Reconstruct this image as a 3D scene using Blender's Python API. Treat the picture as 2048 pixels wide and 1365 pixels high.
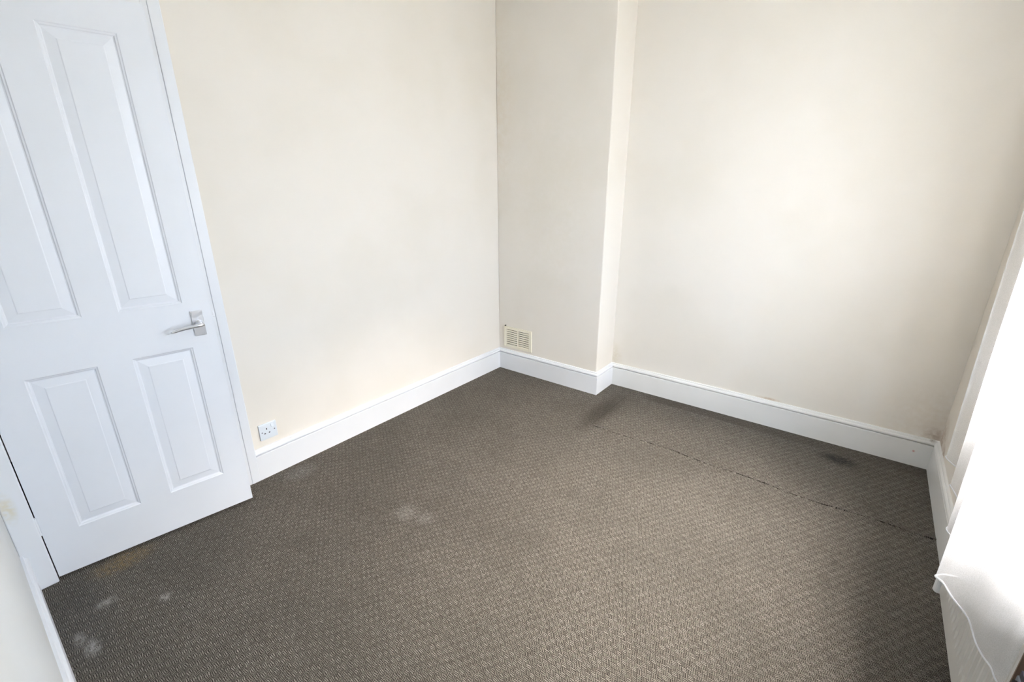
import bpy, bmesh, math, random
from mathutils import Vector, Matrix

# ------------------------------------------------------------------ scene, camera, light
S = bpy.context.scene
for o in list(bpy.data.objects):
    bpy.data.objects.remove(o)
COL = S.collection
S.view_settings.view_transform = 'Standard'
S.view_settings.look = 'None'
S.view_settings.gamma = 1.0
S.view_settings.use_curve_mapping = False
S.view_settings.exposure = 2.3
S.cycles.denoising_prefilter = 'NONE'

CAM = dict(loc=(2.2127, -2.6919, 1.4167), yaw=37.8073, pitch=18.8817, roll=-.1997, f=915.2858)
y_, p_, r_ = (math.radians(CAM[k]) for k in ('yaw', 'pitch', 'roll'))
fwd = Vector((-math.sin(y_)*math.cos(p_), math.cos(y_)*math.cos(p_), -math.sin(p_)))
rgt = Vector((math.cos(y_), math.sin(y_), 0))
up = rgt.cross(fwd)
r2 = math.cos(r_)*rgt + math.sin(r_)*up
u2 = -math.sin(r_)*rgt + math.cos(r_)*up
cam_data = bpy.data.cameras.new('camera')
cam_data.sensor_width = 36.0
cam_data.lens = CAM['f']/2048*36.0
cam_data.clip_start = 0.01
cam = bpy.data.objects.new('camera', cam_data)
COL.objects.link(cam)
M = Matrix((r2, u2, -fwd)).transposed().to_4x4()
M.translation = Vector(CAM['loc'])
cam.matrix_world = M
S.camera = cam

# overcast daylight
world = bpy.data.worlds.new('overcast_sky')
S.world = world
world.use_nodes = True
bg = world.node_tree.nodes['Background']
# standard overcast sky: luminance rises from horizon to zenith as (1 + 2 sin h) / 3
wt = world.node_tree
wc = wt.nodes.new('ShaderNodeTexCoord')
ws = wt.nodes.new('ShaderNodeSeparateXYZ')
wt.links.new(wc.outputs['Generated'], ws.inputs[0])
wm_ = wt.nodes.new('ShaderNodeMapRange')
wm_.inputs[1].default_value = 0.0; wm_.inputs[2].default_value = 1.0
wm_.inputs[3].default_value = 1/3; wm_.inputs[4].default_value = 1.0
wt.links.new(ws.outputs[2], wm_.inputs[0])
wx_ = wt.nodes.new('ShaderNodeMath'); wx_.operation = 'MULTIPLY'
wx_.inputs[1].default_value = 7.9
wt.links.new(wm_.outputs[0], wx_.inputs[0])
bg.inputs[0].default_value = (0.873, 1.0, 1.23, 1)
wt.links.new(wx_.outputs[0], bg.inputs[1])

# hazy sun behind thin cloud: a very wide, soft source
sl = bpy.data.lights.new('hazy_sun', 'SUN')
sl.energy = 10.7
sl.angle = math.radians(60)
sl.color = (1.225, 1.0, .806)
so_ = bpy.data.objects.new('hazy_sun', sl)
COL.objects.link(so_)
so_.rotation_euler = Vector((-.5736, 0, -.8192)).to_track_quat('-Z', 'Y').to_euler()
so_.location = (6, -1.5, 6)

# room dimensions (metres)
XL, XR = -0.018, 2.686          # left and right wall planes
YB, YC, YN = 0.264, 0.018, -2.746   # alcove back wall, chimney breast face, near wall
XC = 0.859                      # chimney breast side
H = 2.62
WT = 0.32                       # window wall thickness
TS = 0.018                      # skirting thickness
WY0, WY1, WZ0, WZ1 = -1.64, -0.60, 0.72, 2.18   # window opening in right wall

# portal in the window opening: guides sampling of the sky, emits nothing of its own
pl = bpy.data.lights.new('window_portal', 'AREA')
pl.shape = 'RECTANGLE'
pl.size = WY1-WY0
pl.size_y = WZ1-WZ0
pl.cycles.is_portal = True
po = bpy.data.objects.new('window_portal', pl)
COL.objects.link(po)
po.location = (XR+WT+.015, (WY0+WY1)/2, (WZ0+WZ1)/2)
po.rotation_euler = (math.pi/2, 0, math.pi/2)

# ------------------------------------------------------------------ node helpers
class G:
    def __init__(s, name):
        s.m = bpy.data.materials.new(name)
        s.m.use_nodes = True
        s.t = s.m.node_tree
        s.bsdf = s.t.nodes['Principled BSDF']
        s.out = s.t.nodes['Material Output']
    def n(s, typ, **kw):
        nd = s.t.nodes.new(typ)
        for k, v in kw.items():
            setattr(nd, k, v)
        return nd
    def link(s, a, b):
        s.t.links.new(a, b)
    def set(s, sock, v):
        if hasattr(v, 'is_linked') or isinstance(v, bpy.types.NodeSocket):
            s.link(v, sock)
        else:
            sock.default_value = v
    def math(s, op, a, b=0.0, c=0.0, clamp=False):
        nd = s.n('ShaderNodeMath', operation=op, use_clamp=clamp)
        for i, v in enumerate((a, b, c)):
            s.set(nd.inputs[i], v)
        return nd.outputs[0]
    def coord(s):
        return s.n('ShaderNodeTexCoord').outputs['Object']
    def sep(s, v):
        nd = s.n('ShaderNodeSeparateXYZ')
        s.link(v, nd.inputs[0])
        return nd.outputs
    def noise(s, vec, scale, detail=2.0, rough=0.5):
        nd = s.n('ShaderNodeTexNoise')
        s.link(vec, nd.inputs['Vector'])
        nd.inputs['Scale'].default_value = scale
        nd.inputs['Detail'].default_value = detail
        nd.inputs['Roughness'].default_value = rough
        return nd.outputs['Fac']
    def ramp(s, v, a, b, lo=0.0, hi=1.0):
        nd = s.n('ShaderNodeMapRange', interpolation_type='SMOOTHSTEP')
        s.set(nd.inputs[0], v)
        for i, q in enumerate((a, b, lo, hi)):
            nd.inputs[i+1].default_value = q
        return nd.outputs[0]
    def mix(s, f, a, b, mode='MIX'):
        nd = s.n('ShaderNodeMix', data_type='RGBA', blend_type=mode)
        s.set(nd.inputs[0], f)
        for sock, v in ((nd.inputs[6], a), (nd.inputs[7], b)):
            if isinstance(v, tuple):
                sock.default_value = (*v, 1) if len(v) == 3 else v
            else:
                s.link(v, sock)
        return nd.outputs[2]
    def dist(s, vec, p, scale=(1, 1, 1)):
        a = s.n('ShaderNodeVectorMath', operation='SUBTRACT')
        s.link(vec, a.inputs[0]); a.inputs[1].default_value = p
        b = s.n('ShaderNodeVectorMath', operation='MULTIPLY')
        s.link(a.outputs[0], b.inputs[0]); b.inputs[1].default_value = scale
        c = s.n('ShaderNodeVectorMath', operation='LENGTH')
        s.link(b.outputs[0], c.inputs[0])
        return c.outputs['Value']
    def bump(s, h, strength, dist):
        nd = s.n('ShaderNodeBump')
        nd.inputs['Strength'].default_value = strength
        nd.inputs['Distance'].default_value = dist
        s.link(h, nd.inputs['Height'])
        s.link(nd.outputs[0], s.bsdf.inputs['Normal'])
    def base(s, v, rough=0.5, spec=0.5, metal=0.0):
        s.set(s.bsdf.inputs['Base Color'], (*v, 1) if isinstance(v, tuple) and len(v) == 3 else v)
        s.bsdf.inputs['Roughness'].default_value = rough
        s.bsdf.inputs['Specular IOR Level'].default_value = spec
        s.bsdf.inputs['Metallic'].default_value = metal
        return s.m

CREAM = (0.91, 0.855, 0.775)
def wall_mat(name, col=CREAM, stains=()):
    g = G(name)
    c = g.coord()
    n1 = g.noise(c, 1.7, 3)
    col2 = tuple(k*q for k, q in zip(col, (0.97, 0.965, 0.95)))
    out = g.mix(g.ramp(n1, .42, .66), col, col2)
    for (p, sc, r0, r1, tint, amt) in stains:
        d = g.dist(c, p, sc)
        nz = g.noise(c, 30, 3, .6)
        m = g.math('MULTIPLY', g.ramp(d, r1, r0), g.ramp(nz, .2, .75))
        m = g.math('MULTIPLY', m, amt)
        out = g.mix(m, out, tint)
    return g.base(out, .75, .25)

m_wall = wall_mat('cream_wall_paint')
m_wall_back = wall_mat('cream_wall_paint_damp', CREAM, (
    ((2.686, .264, .20), (1, 1, .8), .02, .34, (.70, .57, .41), .30),
    ((2.66, .264, .19), (1, 1, 1), .004, .06, (.34, .22, .15), .6),
    ((1.90, .264, .173), (.5, 1, 3.2), .004, .045, (.55, .38, .24), .8),
    ((.87, .264, .20), (1, 1, .6), .01, .09, (.70, .62, .46), .6)))
m_wall_breast = wall_mat('cream_wall_paint_breast', CREAM, (
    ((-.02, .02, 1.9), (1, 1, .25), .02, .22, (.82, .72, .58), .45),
    ((.45, .02, 1.3), (1, 1, .5), .1, .5, (.84, .78, .66), .3)))
m_wall_right = wall_mat('cream_wall_paint_right', CREAM, (
    ((2.686, .22, .20), (1, 1, 1), .01, .14, (.45, .31, .20), .7),
    ((2.686, .10, .17), (1, 1, 1), .004, .05, (.38, .24, .15), .8)))
m_wall_near = wall_mat('pale_wall_paint', (.80, .80, .78), (
    ((.06, -2.746, .42), (1, 1, .5), .004, .035, (.76, .68, .48), .6),))

def paint(name, col, rough=.38, scuffs=()):
    g = G(name)
    c = g.coord()
    n1 = g.noise(c, 3, 3)
    out = g.mix(g.ramp(n1, .4, .7), col, tuple(k*q for k, q in zip(col, (.975, .975, .97))))
    for (p, sc, r0, r1, tint, amt) in scuffs:
        m = g.math('MULTIPLY', g.ramp(g.dist(c, p, sc), r1, r0), g.ramp(g.noise(c, 40, 2, .6), .2, .6))
        out = g.mix(g.math('MULTIPLY', m, amt), out, tint)
    return g.base(out, rough, .45)
WHITE = (.89, .905, .93)
m_white = paint('white_gloss_paint', WHITE)
m_skirt = paint('white_skirting_paint', (.89, .90, .92), .35)
m_skirt_old = paint('white_skirting_paint_aged', (.90, .89, .865), .35, (
    ((2.60, .246, .085), (1, 1, 1), .003, .008, (.55, .12, .10), .9),
    ((2.66, .25, .168), (1, 1, 1), .004, .02, (.25, .18, .13), .8)))
m_door = paint('white_door_paint', (.87, .89, .93), .4)
m_arch_worn = paint('white_architrave_paint_worn', WHITE, .38, (
    ((.03, -2.728, .36), (1, 1, .35), .003, .028, (.80, .72, .52), .8),))
m_ceiling = paint('white_ceiling_paint', (.92, .915, .90), .8)
m_plastic = G('white_socket_plastic').base((.82, .87, .92), .3, .5)
m_vent = G('cream_vent_plastic').base((.93, .87, .71), .4, .4)
m_dark = G('dark_void').base((.02, .018, .015), .8, .2)
m_vent_shade = G('vent_slot_shade').base((.05, .035, .022), .9, .1)  # dark brown painted in for the shade between the vent slats
m_rad = paint('cream_radiator_enamel', (.70, .68, .64), .32)
m_rust = G('rusty_seam').base((.22, .15, .11), .8, .2)
m_upvc = G('white_upvc').base((.85, .87, .88), .3, .5)
m_navy = G('navy_lid').base((.018, .016, .04), .4, .5)
m_grey = G('grey_box_side').base((.20, .22, .25), .5, .4)
def metal():
    g = G('satin_chrome')
    c = g.coord()
    return g.base((.80, .81, .84), .34, .5, 1.0)
m_chrome = metal()

def carpet_mat():
    g = G('woven_carpet')
    c = g.coord()
    wob = g.n('ShaderNodeTexNoise'); g.link(c, wob.inputs['Vector']); wob.inputs['Scale'].default_value = 70; wob.inputs['Detail'].default_value = 1
    x, y, z = g.sep(c)
    wx, wy, wz = g.sep(wob.outputs['Color'])
    x = g.math('ADD', x, g.math('MULTIPLY', g.math('SUBTRACT', wx, .5), .006))
    y = g.math('ADD', y, g.math('MULTIPLY', g.math('SUBTRACT', wy, .5), .006))
    th = math.radians(114); s = .0165
    u = g.math('DIVIDE', g.math('SUBTRACT', x, g.math('MULTIPLY', y, math.cos(th)/math.sin(th))), s)
    v = g.math('DIVIDE', y, s*math.sin(th))
    cu, cv = g.math('FLOOR', u), g.math('FLOOR', v)
    fu, fv = g.math('FRACT', u), g.math('FRACT', v)
    par = g.math('FLOORED_MODULO', g.math('ADD', cu, cv), 2.0)
    pick = g.math('ADD', g.math('MULTIPLY', par, fu), g.math('MULTIPLY', g.math('SUBTRACT', 1.0, par), fv))
    oth = g.math('ADD', g.math('MULTIPLY', par, fv), g.math('MULTIPLY', g.math('SUBTRACT', 1.0, par), fu))
    tri = g.math('SUBTRACT', 1.0, g.math('ABSOLUTE', g.math('SUBTRACT', g.math('MULTIPLY', g.math('FRACT', g.math('MULTIPLY', pick, 3.0)), 2.0), 1.0)))
    end = g.math('SUBTRACT', 1.0, g.math('ABSOLUTE', g.math('SUBTRACT', g.math('MULTIPLY', oth, 2.0), 1.0)))
    fib = g.noise(c, 420, 2, .6)
    thick = g.math('ADD', tri, g.math('MULTIPLY', g.math('SUBTRACT', fib, .5), .7))
    stroke = g.math('MULTIPLY', g.ramp(thick, .28, .62), g.ramp(end, .0, .22, .35, 1.0))
    # per-yarn tone
    cell = g.n('ShaderNodeCombineXYZ')
    g.link(cu, cell.inputs[0]); g.link(cv, cell.inputs[1]); g.link(g.math('FLOOR', g.math('MULTIPLY', pick, 3.0)), cell.inputs[2])
    wn = g.n('ShaderNodeTexWhiteNoise'); g.link(cell.outputs[0], wn.inputs['Vector'])
    light = g.mix(wn.outputs['Value'], (.204, .180, .154), (.330, .297, .257))
    dark = (.025, .021, .0175)
    col = g.mix(stroke, dark, light)
    # the two yarn directions catch a slightly different dye
    col = g.mix(g.math('MULTIPLY', par, .28), col, (.042, .034, .028))
    # slight green and red flecks in the yarn
    h = g.noise(c, 95, 2, .6)
    col = g.mix(g.ramp(h, .52, .70, 0, .35), col, (.20, .21, .16))
    h2 = g.noise(c, 120, 3, .6)
    col = g.mix(g.ramp(h2, .60, .74, 0, .35), col, (.26, .17, .15))
    # traffic wear: soft lighter and darker areas
    w = g.noise(c, 2.2, 4, .6)
    col = g.mix(g.ramp(w, .36, .64, .22, 0.0), col, (.06, .055, .045))
    # marks with a shape of their own
    mk = g.noise(c, 80, 3, .65)
    def mark(p, sc, r0, r1, tint, amt, lo=.30, hi=.75):
        nonlocal col
        m = g.math('MULTIPLY', g.ramp(g.dist(c, p, sc), r1, r0), g.ramp(mk, lo, hi))
        col = g.mix(g.math('MULTIPLY', m, amt), col, tint)
    mark((.47, -2.672, 0), (1, 2.0, 1), .01, .06, (.62, .60, .57), .8)
    mark((.40, -2.69, 0), (1, 2.2, 1), .01, .05, (.60, .58, .55), .7)
    mark((.29, -2.600, 0), (1.4, 1, 1), .005, .045, (.55, .53, .50), .7)
    mark((.43, -2.46, 0), (1, 1, 1), .003, .03, (.55, .53, .50), .6)
    mark((.77, -1.63, 0), (1, 1, 1), .01, .08, (.50, .48, .45), .32)
    mark((.87, -1.60, 0), (1, 1, 1), .01, .06, (.50, .48, .45), .25)
    mark((.09, -1.76, 0), (1, .7, 1), .02, .08, (.50, .50, .50), .22)
    mark((.10, -2.50, 0), (1, .6, 1), .02, .08, (.30, .20, .08), .6)
    mark((2.30, .07, 0), (1, 1.6, 1), .02, .13, (.028, .027, .028), .85, .15, .6)
    mark((1.02, -.20, 0), (2.2, .6, 1), .03, .24, (.05, .043, .035), .75, .1, .6)
    mark((.30, -2.68, 0), (.6, 1.6, 1), .05, .22, (.06, .06, .06), .5, .2, .7)
    px, py, pz = g.sep(c)
    band = g.math('MULTIPLY', g.ramp(g.math('ADD', py, g.math('MULTIPLY', mk, .02)), .135, .165), g.ramp(px, 1.10, 1.25))
    band = g.math('MULTIPLY', band, g.ramp(px, 2.25, 1.6, .35, 1.0))
    col = g.mix(g.math('MULTIPLY', band, .45), col, (.055, .045, .036))
    return g.base(col, .95, .08)
m_carpet = carpet_mat()

def sheer():
    g = G('sheer_white_net')
    t = g.t
    c = g.coord()
    tr = g.n('ShaderNodeBsdfTransparent'); tr.inputs[0].default_value = (1, 1, 1, 1)
    tl = g.n('ShaderNodeBsdfTranslucent'); tl.inputs[0].default_value = (.97, .98, 1, 1)
    df = g.n('ShaderNodeBsdfDiffuse'); df.inputs[0].default_value = (.88, .90, .94, 1)
    m1 = g.n('ShaderNodeMixShader'); m1.inputs[0].default_value = .36
    g.link(tl.outputs[0], m1.inputs[1]); g.link(df.outputs[0], m1.inputs[2])
    m2 = g.n('ShaderNodeMixShader')
    g.set(m2.inputs[0], g.ramp(g.noise(c, 600, 1), .3, .7, .44, .54))
    g.link(tr.outputs[0], m2.inputs[1]); g.link(m1.outputs[0], m2.inputs[2])
    g.link(m2.outputs[0], g.out.inputs['Surface'])
    return g.m
m_sheer = sheer()
def hem_mat():
    g = G('white_hem_cloth')
    tl = g.n('ShaderNodeBsdfTranslucent'); tl.inputs[0].default_value = (.9, .92, .95, 1)
    df = g.n('ShaderNodeBsdfDiffuse'); df.inputs[0].default_value = (.92, .93, .95, 1)
    m1 = g.n('ShaderNodeMixShader'); m1.inputs[0].default_value = .6
    g.link(tl.outputs[0], m1.inputs[1]); g.link(df.outputs[0], m1.inputs[2])
    g.link(m1.outputs[0], g.out.inputs['Surface'])
    return g.m
m_hem = hem_mat()
def glass():
    g = G('window_glass')
    tr = g.n('ShaderNodeBsdfTransparent'); tr.inputs[0].default_value = (.95, .97, .97, 1)
    gl = g.n('ShaderNodeBsdfGlossy'); gl.inputs['Roughness'].default_value = .02
    m = g.n('ShaderNodeMixShader')
    m.inputs[0].default_value = .05
    g.link(tr.outputs[0], m.inputs[1]); g.link(gl.outputs[0], m.inputs[2])
    g.link(m.outputs[0], g.out.inputs['Surface'])
    return g.m
m_glass = glass()

# ------------------------------------------------------------------ mesh helpers
class MB:
    def __init__(s):
        s.v = []; s.f = []
    def add(s, vs, fs):
        k = len(s.v)
        s.v += [tuple(v) for v in vs]
        s.f += [tuple(i+k for i in f) for f in fs]
        return s
    def box(s, x0, x1, y0, y1, z0, z1, fn=None):
        vs = [(x, y, z) for z in (z0, z1) for y in (y0, y1) for x in (x0, x1)]
        if fn: vs = [fn(*v) for v in vs]
        return s.add(vs, [(0, 2, 3, 1), (4, 5, 7, 6), (0, 1, 5, 4), (2, 6, 7, 3), (0, 4, 6, 2), (1, 3, 7, 5)])
    def tube(s, pts, rad, seg=12, fn=None, caps=True):
        pts = [Vector(p) for p in pts]
        rads = rad if isinstance(rad, (list, tuple)) else [rad]*len(pts)
        vs = []; fs = []
        for i, p in enumerate(pts):
            t = (pts[min(i+1, len(pts)-1)]-pts[max(i-1, 0)]).normalized()
            a = t.cross(Vector((0, 0, 1)))
            if a.length < .05: a = t.cross(Vector((1, 0, 0)))
            a.normalize(); b = t.cross(a)
            for k in range(seg):
                q = 2*math.pi*k/seg
                vs.append(p+rads[i]*(math.cos(q)*a+math.sin(q)*b))
        for i in range(len(pts)-1):
            for k in range(seg):
                fs.append((i*seg+k, i*seg+(k+1) % seg, (i+1)*seg+(k+1) % seg, (i+1)*seg+k))
        if caps:
            fs.append(tuple(range(seg))); fs.append(tuple((len(pts)-1)*seg+k for k in range(seg))[::-1])
        if fn: vs = [fn(*v) for v in vs]
        return s.add(vs, fs)
    def build(s, name, mat, parent=None, origin=(0, 0, 0), smooth=False, bevel=0, thick=0):
        me = bpy.data.meshes.new(name)
        O = Vector(origin)
        me.from_pydata([Vector(v)-O for v in s.v], [], s.f)
        bm = bmesh.new(); bm.from_mesh(me)
        bmesh.ops.recalc_face_normals(bm, faces=bm.faces)
        if bevel:
            es = [e for e in bm.edges if len(e.link_faces) == 2 and e.calc_face_angle(0) > .6]
            bmesh.ops.bevel(bm, geom=es, offset=bevel, segments=2, affect='EDGES', profile=.5)
        bm.to_mesh(me); bm.free()
        if smooth:
            for p in me.polygons: p.use_smooth = True
        me.materials.append(mat)
        o = bpy.data.objects.new(name, me)
        COL.objects.link(o)
        if parent is not None:
            o.parent = parent
            o.location = O - Vector(parent.get('_o', (0, 0, 0)))
        else:
            o.location = O
        o['_o'] = tuple(O)
        return o
def tag(o, label, cat, kind=None, group=None):
    o['label'] = label; o['category'] = cat
    if kind: o['kind'] = kind
    if group: o['group'] = group
    return o
def empty(name, loc):
    o = bpy.data.objects.new(name, None)
    o.empty_display_size = .05
    COL.objects.link(o); o.location = loc; o['_o'] = tuple(loc)
    return o
def struct(o, label, cat): return tag(o, label, cat, 'structure')
def share(o, parent, loc):
    c = o.copy(); COL.objects.link(c); c.parent = parent
    c.location = Vector(loc)-Vector(parent['_o']); c['_o'] = tuple(loc)
    return c

# ------------------------------------------------------------------ room shell
XH = -1.25   # hall side
floor = MB().box(XH-.1, XR+WT+.02, YN-.12, YB+.12, -.12, -.006).build('floor', m_carpet)
struct(floor, 'brown and grey woven carpet floor with a seam near the back wall', 'floor')

def carpet(xs, ys, hfn, keep=lambda x, y: True):
    """grid of carpet with a downward rim round every open edge"""
    vs = []; fs = []; ids = {}
    def vid(i, j):
        if (i, j) not in ids:
            ids[i, j] = len(vs); vs.append((xs[i], ys[j], hfn(xs[i], ys[j])))
        return ids[i, j]
    cells = {(i, j) for i in range(len(xs)-1) for j in range(len(ys)-1) if keep((xs[i]+xs[i+1])/2, (ys[j]+ys[j+1])/2)}
    low = {}
    def lid(k):
        if k not in low:
            low[k] = len(vs); vs.append((vs[k][0], vs[k][1], -.006))
        return low[k]
    for (i, j) in sorted(cells):
        q = [vid(i, j), vid(i+1, j), vid(i+1, j+1), vid(i, j+1)]
        fs.append(tuple(q))
        for k, nb in enumerate(((i, j-1), (i+1, j), (i, j+1), (i-1, j))):
            if nb not in cells:
                p0, p1 = q[k], q[(k+1) % 4]
                fs.append((p1, p0, lid(p0), lid(p1)))
    return MB().add(vs, fs)
def lin(a, b, n): return [a+(b-a)*i/n for i in range(n+1)]
YS = -.395
def sst(a, b, x):
    t = max(0, min(1, (x-a)/(b-a))); return t*t*(3-2*t)
random.seed(4)
def seam_y(x):
    return YS + .010*math.sin(x*5.1)+.006*math.sin(x*13+1)
def h_main(x, y):
    if x < 1.0: return 0.0
    d = max(YS-.003-y, 0)
    return .002*math.exp(-(d/.012)**2)*sst(1.0, 1.15, x)
def h_strip(x, y):
    t = sst(.15+.01*math.sin(x*9), .10+.01*math.sin(x*9), y)*sst(YS, YS+.05, y)*sst(1.02, 1.2, x)
    lip = (.004+.0015*math.sin(x*17)+.0015*math.sin(x*41))*math.exp(-((y-YS)/.018)**2)*sst(1.06, 1.12, x)
    return .004*t*sst(2.75, 2.2, x) + lip + .005*math.exp(-((y-.135)/.012)**2)*sst(1.1, 1.25, x)*sst(2.1, 1.7, x)
def warp(mb, fn):
    mb.v = [fn(*v) for v in mb.v]; return mb
# main width of carpet runs round the alcove strip, which is a second piece
XS = 1.05
mbm = carpet(lin(XH, XS, 20)+lin(XS, XR, 110)[1:], lin(YN, YS-.10, 20)+lin(YS-.10, YS-.003, 24)[1:]+lin(YS-.003, YB, 8)[1:], h_main,
             lambda x, y: not (x > XS and y > YS-.003))
mbm.v = [(x, y+((seam_y(x)-YS)*sst(YS-.3, YS, y)*sst(YS+.02, YS, y) if x > XS else 0), z) for x, y, z in mbm.v]
mbm.build('carpet_piece', m_carpet, floor, smooth=False)
mbs = carpet(lin(XS+.002, XR, 110), lin(YS+.001, YS+.06, 16)+lin(YS+.06, YB, 60)[1:], h_strip)
mbs.v = [(x, y+(seam_y(x)-YS)*sst(YS+.25, YS, y), z) for x, y, z in mbs.v]
mbs.build('carpet_piece', m_carpet, floor, smooth=False)

ceiling = MB().box(XH-.1, XR+WT+.02, YN-.12, YB+.12, H, H+.1).build('ceiling', m_ceiling)
struct(ceiling, 'plain white ceiling above the room', 'ceiling')

DY0, DY1, DZ = -2.700, -1.955, 2.045     # doorway opening in the left wall
wl = MB()
wl.box(XL-.12, XL, DY1, YB+.1, -.01, H).box(XL-.12, XL, YN-.1, DY0, -.01, H).box(XL-.12, XL, DY0, DY1, DZ, H)
struct(wl.build('wall_left', m_wall), 'cream painted wall between the panelled door and the corner', 'wall')
wb = MB().box(XL, XC, YC, YB+.1, -.01, H)
struct(wb.build('wall_breast', m_wall_breast, bevel=.006), 'cream projecting chimney breast wall with the small vent', 'wall')
wk = MB().box(XC-.01, XR+WT, YB, YB+.1, -.01, H)
struct(wk.build('wall_back', m_wall_back), 'cream back wall of the alcove, stained in its right corner', 'wall')
wr = MB()
wr.box(XR, XR+WT, YN-.1, YB, -.01, WZ0).box(XR, XR+WT, YN-.1, YB, WZ1, H).box(XR, XR+WT, WY1, YB, WZ0, WZ1).box(XR, XR+WT, YN-.1, WY0, WZ0, WZ1)
struct(wr.build('wall_right', m_wall_right), 'cream window wall behind the sheer curtain and radiator', 'wall')
wn = MB().box(XL, XR, YN-.1, YN, -.01, H)
struct(wn.build('wall_near', m_wall_near), 'pale wall at the left edge beside the door hinges', 'wall')
wh = MB().box(XH-.1, XH, YN-.1, YB+.1, -.01, H).box(XH, XL-.12, YN-.1, YN, -.01, H).box(XH, XL-.12, YB, YB+.1, -.01, H)
struct(wh.build('wall_hall', m_wall), 'hall wall behind the panelled door', 'wall')

m_ground = G('outside_ground').base((.16, .16, .14), .9, .1)
gr = MB().box(XR+WT+.03, XR+30, -20, 18, -.5, -.4).build('ground', m_ground)
struct(gr, 'ground outside below the window', 'ground')

# ------------------------------------------------------------------ skirting boards
PROF = [(0, 0), (TS-.001, 0), (TS-.001, .1325), (TS-.0025, .1345), (TS-.0125, .1355), (TS-.0125, .1395), (TS-.003, .1405), (TS, .1425),
        (TS, .1475), (TS-.0015, .152), (TS-.005, .156), (TS-.0085, .158), (TS-.0085, .162), (TS-.011, .166), (0, .167)]
def skirt(name, a, b, nrm, ma, mb_, mat, label):
    """a, b wall-plane end points; nrm into room; ma/mb mitre: +1 shortens with depth (inside corner), -1 lengthens, 0 square"""
    a, b, n = Vector((*a, 0)), Vector((*b, 0)), Vector((*nrm, 0))
    t = (b-a).normalized()
    vs = []; fs = []
    m = len(PROF)
    for d, z in PROF: vs.append(a+n*d+t*d*ma+Vector((0, 0, z)))
    for d, z in PROF: vs.append(b+n*d-t*d*mb_+Vector((0, 0, z)))
    for i in range(m):
        j = (i+1) % m
        fs.append((i, j, m+j, m+i))
    fs.append(tuple(range(m))); fs.append(tuple(range(m, 2*m))[::-1])
    o = MB().add(vs, fs).build(name, mat)
    return struct(o, label, 'skirting board')
AY = -1.918   # outer side of right architrave
skirt('baseboard_left', (XL, AY), (XL, YC), (1, 0), 0, 1, m_skirt, 'white moulded skirting board along the cream left wall')
skirt('baseboard_breast', (XL, YC), (XC, YC), (0, -1), 1, -1, m_skirt, 'white skirting board below the vent on the chimney breast')
skirt('baseboard_return', (XC, YC), (XC, YB), (1, 0), -1, 1, m_skirt, 'short white skirting return on the chimney breast side')
skirt('baseboard_back', (XC, YB), (XR, YB), (0, -1), 1, 1, m_skirt_old, 'long white skirting board along the alcove back wall')
skirt('baseboard_right', (XR, YB), (XR, YN), (-1, 0), 1, 1, m_skirt_old, 'aged white skirting board under the sheer curtain')
skirt('baseboard_near', (XL+.05, YN), (XR, YN), (0, 1), 0, 1, m_skirt, 'white skirting board at the bottom left edge')

# ------------------------------------------------------------------ door frame
fr = MB()
fr.box(XL-.125, -.002, DY1-.025, DY1, 0, DZ)                       # lining, latch side
fr.box(XL-.125, -.002, DY0, DY0+.02, 0, DZ)                        # lining, hinge side
fr.box(XL-.125, -.002, DY0+.02, DY1-.025, DZ-.025, DZ)             # lining head
fr.box(XL-.115, XL-.05, DY1-.037, DY1-.025, 0, DZ-.025)            # stop
fr_o = struct(fr.build('trim_1', m_white, bevel=.0015), 'white door lining around the panelled door', 'door frame')
MB().box(-.004, -.0005, DY1-.0135, DY1-.0075, .882, .900).build('strike_plate', m_chrome, fr_o)
MB().tube([(-.004, DY1-.0105, .874), (-.0005, DY1-.0105, .874)], .004, 10).build('screw', m_chrome, fr_o)
ar = MB()
ar.box(XL, .001, DY1-.004, AY, 0, 2.10)
struct(ar.build('trim_2', m_white, bevel=.003), 'white architrave strip on the latch side of the door', 'architrave')
al = MB().box(XL, .034, YN, DY0+.021, 0, 2.0615)
struct(al.build('trim_3', m_arch_worn, bevel=.004), 'worn white architrave on the hinge side of the door', 'architrave')
ah = MB().box(XL, .001, DY0-.03, DY1-.004, 2.062, 2.10)
struct(ah.build('trim_4', m_white, bevel=.003), 'white architrave above the panelled door', 'architrave')

# ------------------------------------------------------------------ door leaf
PH = math.radians(8.6141)
HX, HY, HZ = .0205, -2.6757, .0119
DW, DH, DT = .672, 1.981, .035
def D(u, n, z):   # u along the leaf, n out of its room face
    return (HX+math.sin(PH)*u+math.cos(PH)*n, HY+math.cos(PH)*u-math.sin(PH)*n, HZ+z)
PAN = [(.096, .286, .177, .781), (.386, .582, .177, .781), (.096, .286, .966, 1.882), (.386, .582, .966, 1.882)]
us = [0, .096, .286, .386, .582, DW]; zs = [0, .177, .781, .966, 1.882, DH]
leaf = MB(); V = {}; vs = []; fs = []
def vid(u, n, z):
    k = (round(u, 4), round(n, 4), round(z, 4))
    if k not in V: V[k] = len(vs); vs.append(D(u, n, z))
    return V[k]
for i in range(5):
    for j in range(5):
        hole = i in (1, 3) and j in (1, 3)
        for n in (0, -DT):
            if not hole:
                fs.append((vid(us[i], n, zs[j]), vid(us[i+1], n, zs[j]), vid(us[i+1], n, zs[j+1]), vid(us[i], n, zs[j+1])))
        if hole:
            q = [(us[i], zs[j]), (us[i+1], zs[j]), (us[i+1], zs[j+1]), (us[i], zs[j+1])]
            for a in range(4):
                b = (a+1) % 4
                fs.append((vid(q[a][0], 0, q[a][1]), vid(q[b][0], 0, q[b][1]), vid(q[b][0], -DT, q[b][1]), vid(q[a][0], -DT, q[a][1])))
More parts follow.
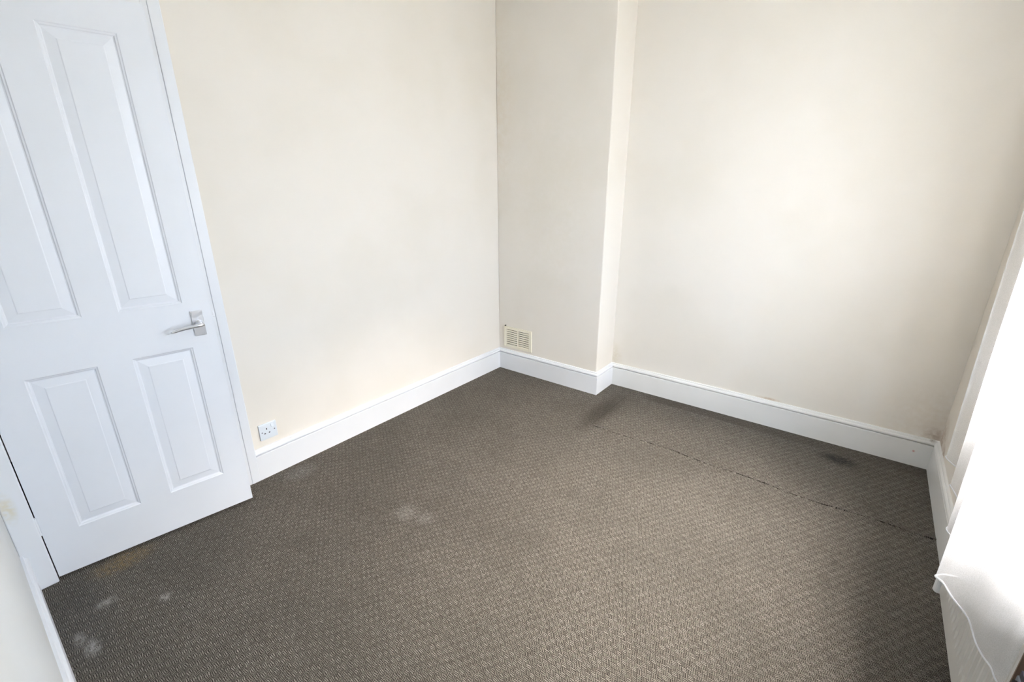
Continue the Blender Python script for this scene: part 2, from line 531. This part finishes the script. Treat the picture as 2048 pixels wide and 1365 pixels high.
for j in range(5):
    for u in (0, DW): fs.append((vid(u, 0, zs[j]), vid(u, 0, zs[j+1]), vid(u, -DT, zs[j+1]), vid(u, -DT, zs[j])))
for i in range(5):
    for z in (0, DH): fs.append((vid(us[i], 0, z), vid(us[i+1], 0, z), vid(us[i+1], -DT, z), vid(us[i], -DT, z)))
door = leaf.add(vs, fs).build('door_1', m_door, origin=(HX, HY, HZ))
struct(door, 'white four panel door standing slightly ajar with lever handle', 'door')
PP = [(0, 0), (.003, -.003), (.007, -.0045), (.010, -.0085), (.013, -.0095), (.040, -.0045), (.0425, -.0030), (.044, -.0028)]
for (u0, u1, z0, z1) in PAN:
    mb = MB(); vs = []; fs = []
    rings = [(q, n) for q, n in PP]
    for q, n in rings:
        for (u, z) in ((u0+q, z0+q), (u1-q, z0+q), (u1-q, z1-q), (u0+q, z1-q)): vs.append(D(u, n, z))
    for r in range(len(rings)-1):
        for a in range(4):
            b = (a+1) % 4
            fs.append((r*4+a, r*4+b, r*4+4+b, r*4+4+a))
    L = (len(rings)-1)*4
    fs.append((L, L+1, L+2, L+3))
    k = len(vs)
    for (u, z) in ((u0, z0), (u1, z0), (u1, z1), (u0, z1)): vs.append(D(u, -DT+.008, z))
    for a in range(4):
        b = (a+1) % 4
        fs.append((a, b, k+b, k+a))
    fs.append((k+3, k+2, k+1, k))
    mb.add(vs, fs).build('panel', m_door, door, origin=D((u0+u1)/2, 0, z0))
for z in (.235, 1.70):
    MB().tube([D(-.004, .004, z-.037), D(-.004, .004, z+.037)], .0065, 12).build('hinge', m_white, door, origin=D(0, 0, z), smooth=False)
# lever handle on short back plate
hp = MB().box(.599, .640, .0, .0075, .826, .930, lambda u, n, z: D(u, n, z)).build('handle', m_chrome, door, origin=D(.62, 0, .878), bevel=.0015)
hp['label'] = 'satin chrome lever handle on a rectangular plate'
MB().tube([D(.620, .006, .878), D(.620, .016, .878), D(.620, .020, .878), D(.620, .045, .878), D(.620, .050, .878)], [.0135, .0135, .0095, .0095, .008], 18).build('rose', m_chrome, hp, origin=D(.62, 0, .878), smooth=True)
lev = [(.632, .047, .8785), (.620, .048, .878), (.605, .048, .8775), (.585, .047, .876), (.560, .046, .8735), (.540, .046, .8705), (.524, .047, .868), (.519, .047, .867)]
MB().tube([D(*p) for p in lev], [.005, .0075, .0078, .007, .0062, .0058, .0052, .002], 12).build('lever', m_chrome, hp, origin=D(.62, .047, .878), smooth=True)
for u in (.606, .633):
    for z in (.834, .922):
        MB().tube([D(u, .007, z), D(u, .0085, z)], .0032, 10).build('screw', m_chrome, hp, origin=D(u, .007, z))

# ------------------------------------------------------------------ socket
so = empty('wall_socket', (XL, -1.835, .204))
tag(so, 'white square single switched socket on the left wall near the door', 'socket')
SY0, SY1, SZ0, SZ1 = -1.878, -1.792, .203, .288
MB().box(XL, XL+.009, SY0, SY1, SZ0, SZ1).build('face_plate', m_plastic, so, origin=(XL, -1.835, SZ0), bevel=.002)
fx = XL+.0095
for (y, z, w, h) in ((-1.842, .259, .004, .009), (-1.853, .236, .007, .0045), (-1.831, .236, .007, .0045)):
    MB().box(XL+.008, fx, y-w/2, y+w/2, z-h/2, z+h/2).build('pin_hole', m_dark, so, origin=(fx, y, z))
for (y, z) in ((-1.8655, .2455), (-1.8045, .2455)):
    MB().tube([(XL+.0085, y, z), (XL+.0098, y, z)], .0032, 10).build('screw', m_grey, so, origin=(XL, y, z))
MB().add([(fx-.001, -1.820, .262), (fx-.001, -1.806, .262), (fx-.001, -1.806, .280), (fx-.001, -1.820, .280),
          (fx+.004, -1.819, .263), (fx+.004, -1.807, .263), (fx+.0008, -1.807, .279), (fx+.0008, -1.819, .279)],
         [(0, 1, 2, 3), (4, 5, 6, 7), (0, 1, 5, 4), (1, 2, 6, 5), (2, 3, 7, 6), (3, 0, 4, 7)]).build('rocker_switch', m_plastic, so, origin=(fx, -1.813, .262))

# ------------------------------------------------------------------ wall vent
VX0, VX1, VZ0, VZ1 = .038, .303, .189, .358
ve = empty('air_vent', ((VX0+VX1)/2, YC, VZ0))
tag(ve, 'cream plastic louvred air vent on the chimney breast above skirting', 'vent')
vf = MB()
y0, y1 = YC-.010, YC
ix0, ix1, iz0, iz1 = VX0+.026, VX1-.024, VZ0+.016, VZ1-.020
vf.box(VX0, ix0, y0, y1, VZ0, VZ1).box(ix1, VX1, y0, y1, VZ0, VZ1).box(ix0, ix1, y0, y1, VZ0, iz0).box(ix0, ix1, y0, y1, iz1, VZ1)
mx = (ix0+ix1)/2
vf.box(mx-.004, mx+.004, y0, y1, iz0, iz1)
vf.build('frame', m_vent, ve, origin=ve['_o'])
MB().box(ix0, ix1, YC-.0012, YC, iz0, iz1).build('slot_shade', m_vent_shade, ve, origin=ve['_o'])  # added dark sheet over the cream wall, painted as shade behind the slats
NS = 8
pit = (iz1-iz0)/NS
slat0 = None
for k in range(NS):
    for (a, b) in ((ix0, mx-.004), (mx+.004, ix1)):
        loc = ((a+b)/2, YC, iz0+pit*k)
        if slat0 is None:
            w = (b-a)/2
            t = .0022
            vs = []
            for xx in (-w, w):
                vs += [(xx, -.0105, .0), (xx, -.0105, t), (xx, -.0015, pit*.60), (xx, -.0015, pit*.60-t)]
            slat0 = MB().add(vs, [(0, 1, 2, 3), (7, 6, 5, 4), (0, 4, 5, 1), (1, 5, 6, 2), (2, 6, 7, 3), (3, 7, 4, 0)]).build('slat', m_vent, ve)
            slat0.location = Vector(loc)-Vector(ve['_o']); slat0['_o'] = loc
        else:
            share(slat0, ve, loc)
MB().tube([(VX0+.012, YC-.012, VZ1+.006), (VX0+.012, YC, VZ1+.006)], .0042, 10).build('screw', m_dark, ve, origin=(VX0+.012, YC, VZ1+.006))
for (x, z) in ((VX0+.012, VZ0+.010), (VX1-.010, VZ1-.008), (VX1-.010, VZ0+.008)):
    MB().tube([(x, YC-.0115, z), (x, YC-.008, z)], .004, 10).build('screw', m_vent, ve, origin=(x, YC, z))

# ------------------------------------------------------------------ window
wi = struct(empty('window_1', (XR+WT-.1, (WY0+WY1)/2, WZ0)), 'white framed window behind the sheer curtain', 'window')
f = MB(); fx0, fx1 = XR+WT-.10, XR+WT-.04; fw = .055
f.box(fx0, fx1, WY0, WY0+fw, WZ0, WZ1).box(fx0, fx1, WY1-fw, WY1, WZ0, WZ1).box(fx0, fx1, WY0+fw, WY1-fw, WZ0, WZ0+fw).box(fx0, fx1, WY0+fw, WY1-fw, WZ1-fw, WZ1)
wm = (WY0+WY1)/2
f.box(fx0, fx1, wm-.03, wm+.03, WZ0+fw, WZ1-fw)
f.build('window_frame', m_upvc, wi, origin=wi['_o'], bevel=.004)
for (a, b) in ((WY0+fw, wm-.03), (wm+.03, WY1-fw)):
    MB().box(fx0+.028, fx0+.032, a, b, WZ0+fw, WZ1-fw).build('pane', m_glass, wi, origin=(fx0+.03, (a+b)/2, WZ0+fw))
MB().box(XR-.028, fx0, WY0+.001, WY1-.001, WZ0, WZ0+.022).build('window_sill', m_upvc, wi, origin=(XR, wm, WZ0), bevel=.004)

# ------------------------------------------------------------------ radiator
RX, RY0, RY1, RZ0, RZ1 = 2.606, -1.567, -.945, .165, .60
ra = empty('radiator', (RX+.03, (RY0+RY1)/2, RZ0))
tag(ra, 'cream panel radiator with vertical flutes behind the curtain hem', 'radiator')
mb = MB(); vs = []; fs = []
NF = 20; pitch = (RY1-RY0-.02)/NF
zb, zt = RZ0+.050, RZ1-.050; tap = .030; w = pitch*.36; dp = .013
def quad(*pts):
    k = len(vs); vs.extend(pts); fs.append(tuple(range(k, k+len(pts))))
quad((RX, RY0, RZ0), (RX, RY1, RZ0), (RX, RY1, zb), (RX, RY0, zb))
quad((RX, RY0, zt), (RX, RY1, zt), (RX, RY1, RZ1), (RX, RY0, RZ1))
ya = RY0
for k in range(NF):
    c = RY0+.01+pitch*(k+.5)
    quad((RX, ya, zb), (RX, c-w, zb), (RX, c-w, zt), (RX, ya, zt))
    quad((RX, c-w, zb), (RX, c, zb), (RX, c-w, zb+tap)); quad((RX, c, zb), (RX, c+w, zb), (RX, c+w, zb+tap))
    quad((RX, c, zb), (RX+dp, c, zb+tap), (RX, c-w, zb+tap)); quad((RX, c, zb), (RX, c+w, zb+tap), (RX+dp, c, zb+tap))
    quad((RX, c-w, zb+tap), (RX+dp, c, zb+tap), (RX+dp, c, zt-tap), (RX, c-w, zt-tap))
    quad((RX+dp, c, zb+tap), (RX, c+w, zb+tap), (RX, c+w, zt-tap), (RX+dp, c, zt-tap))
    quad((RX, c, zt), (RX, c-w, zt-tap), (RX+dp, c, zt-tap)); quad((RX, c, zt), (RX+dp, c, zt-tap), (RX, c+w, zt-tap))
    quad((RX, c-w, zt), (RX, c-w, zt-tap), (RX, c, zt)); quad((RX, c, zt), (RX, c+w, zt-tap), (RX, c+w, zt))
    ya = c+w
quad((RX, ya, zb), (RX, RY1, zb), (RX, RY1, zt), (RX, ya, zt))
bx = RX+.016
quad((bx, RY0, RZ0), (bx, RY1, RZ0), (bx, RY1, RZ1), (bx, RY0, RZ1))
quad((RX, RY0, RZ0), (bx, RY0, RZ0), (bx, RY0, RZ1), (RX, RY0, RZ1)); quad((RX, RY1, RZ0), (bx, RY1, RZ0), (bx, RY1, RZ1), (RX, RY1, RZ1))
quad((RX, RY0, RZ0), (RX, RY1, RZ0), (bx, RY1, RZ0), (bx, RY0, RZ0)); quad((RX, RY0, RZ1), (RX, RY1, RZ1), (bx, RY1, RZ1), (bx, RY0, RZ1))
mb.add(vs, fs).build('front_panel', m_rad, ra, origin=ra['_o'])
MB().box(bx, RX+.062, RY0+.01, RY1-.01, RZ0+.02, RZ1-.012).build('convector', m_rad, ra, origin=ra['_o'])
for y in (RY0+.15, RY1-.15):
    MB().box(RX+.060, XR, y-.02, y+.02, RZ0+.08, RZ1-.08).build('bracket', m_rad, ra, origin=(XR, y, RZ0))
MB().box(RX-.0015, RX+.017, RY0-.0035, RY0, RZ0, RZ1).build('end_seam', m_rust, ra, origin=(RX, RY0, RZ0))
va = MB().tube([(2.640, RY1-.005, .190), (2.640, RY1+.022, .190)], .010, 14)
va.tube([(2.606, RY1+.022, .186), (2.680, RY1+.022, .186)], .0085, 14)
vo = va.build('valve', m_rad, ra, origin=(2.64, RY1+.02, .19))
MB().tube([(2.606, RY1+.022, .204), (2.606, RY1+.022, .199), (2.606, RY1+.022, .150), (2.606, RY1+.022, .146)], [.009, .0125, .0125, .010], 16).build('valve_cap', m_upvc, vo, origin=(2.606, RY1+.02, .188))

# ------------------------------------------------------------------ grey and navy box beyond the radiator
bo = empty('storage_box', (2.62, -1.76, 0))
tag(bo, 'grey box with dark navy top at the bottom right corner', 'box')
MB().box(2.600, 2.672, -1.93, -1.592, .0, .512).build('body', m_grey, bo, origin=(2.62, -1.76, 0), bevel=.003)
MB().box(2.602, 2.672, -1.93, -1.594, .512, .528).build('lid', m_navy, bo, origin=(2.62, -1.76, .512), bevel=.002)
MB().tube([(2.6005, -1.607, .500), (2.595, -1.607, .500)], .007, 14).build('knob', m_dark, bo, origin=(2.600, -1.607, .500))

# ------------------------------------------------------------------ sheer curtain
HEM = [(2.602, -.500), (2.592, -.512), (2.592, -.525), (2.604, -.548), (2.622, -.590), (2.628, -.640), (2.612, -.690), (2.590, -.722), (2.587, -.738),
       (2.592, -.780), (2.598, -.820), (2.600, -.880), (2.596, -.940), (2.576, -.992), (2.559, -1.012), (2.557, -1.025), (2.566, -1.052),
       (2.584, -1.090), (2.597, -1.140), (2.599, -1.190), (2.592, -1.228), (2.560, -1.246), (2.532, -1.255), (2.519, -1.263), (2.517, -1.273),
       (2.522, -1.284), (2.531, -1.296), (2.543, -1.326), (2.556, -1.356), (2.566, -1.391), (2.570, -1.424), (2.574, -1.459), (2.582, -1.495), (2.589, -1.520), (2.592, -1.545), (2.600, -1.564)]
def cat(P, n):
    out = []
    for i in range(len(P)-1):
        p0, p1, p2, p3 = (Vector(P[max(0, min(len(P)-1, i+k))]) for k in (-1, 0, 1, 2))
        for j in range(n):
            t = j/n
            out.append(.5*((2*p1)+(p2-p0)*t+(2*p0-5*p1+4*p2-p3)*t*t+(3*p1-p0-3*p2+p3)*t**3))
    out.append(Vector(P[-1]))
    return out
hem = cat(HEM, 5)
ZT = 2.33
def cpt(i, z):
    x, y = hem[i]
    q = (z-.44)/(ZT-.44)
    k = .165*sst(-1.58, -.50, y)
    xx = 2.600+(x-2.600)*(1-.75*sst(.2, .65, q))-.002*math.sin(i*.7)*q
    if RY0-.1 < y: xx = min(xx, 2.601) if (z < .66 and y < RY1+.02) else xx
    return (xx, y+k*(z-.44), z)
cu = empty('net_curtain', (2.60, -1.05, .44))
tag(cu, 'sheer white net curtain hanging in folds over the radiator', 'curtain')
NZ = 34; n = len(hem); vs = []; fs = []
def hemz(i):
    return .44+.003*math.sin(i*.31)
for j in range(NZ+1):
    for i in range(n):
        z0 = hemz(i)
        vs.append(cpt(i, z0+(ZT-z0)*j/NZ))
for j in range(NZ):
    for i in range(n-1):
        a = j*n+i
        fs.append((a, a+1, a+n+1, a+n))
MB().add(vs, fs).build('sheet', m_sheer, cu, origin=cu['_o'], smooth=True)
MB().tube([cpt(i, hemz(i)) for i in range(n)], .0026, 6).build('hem', m_hem, cu, origin=cu['_o'], smooth=True)
rl = empty('curtain_rail', (2.60, -.95, ZT+.02))
tag(rl, 'white curtain rail above the window carrying the net curtain', 'curtain rail')
MB().tube([(2.60, .15, ZT+.022), (2.60, -2.0, ZT+.022)], .010, 12).build('pole', m_upvc, rl, origin=rl['_o'], smooth=True)
for y in (.10, -.95, -1.92):
    MB().box(2.604, XR, y-.01, y+.01, ZT+.012, ZT+.032).build('bracket', m_upvc, rl, origin=(XR, y, ZT))

for o in bpy.data.objects:
    if '_o' in o: del o['_o']
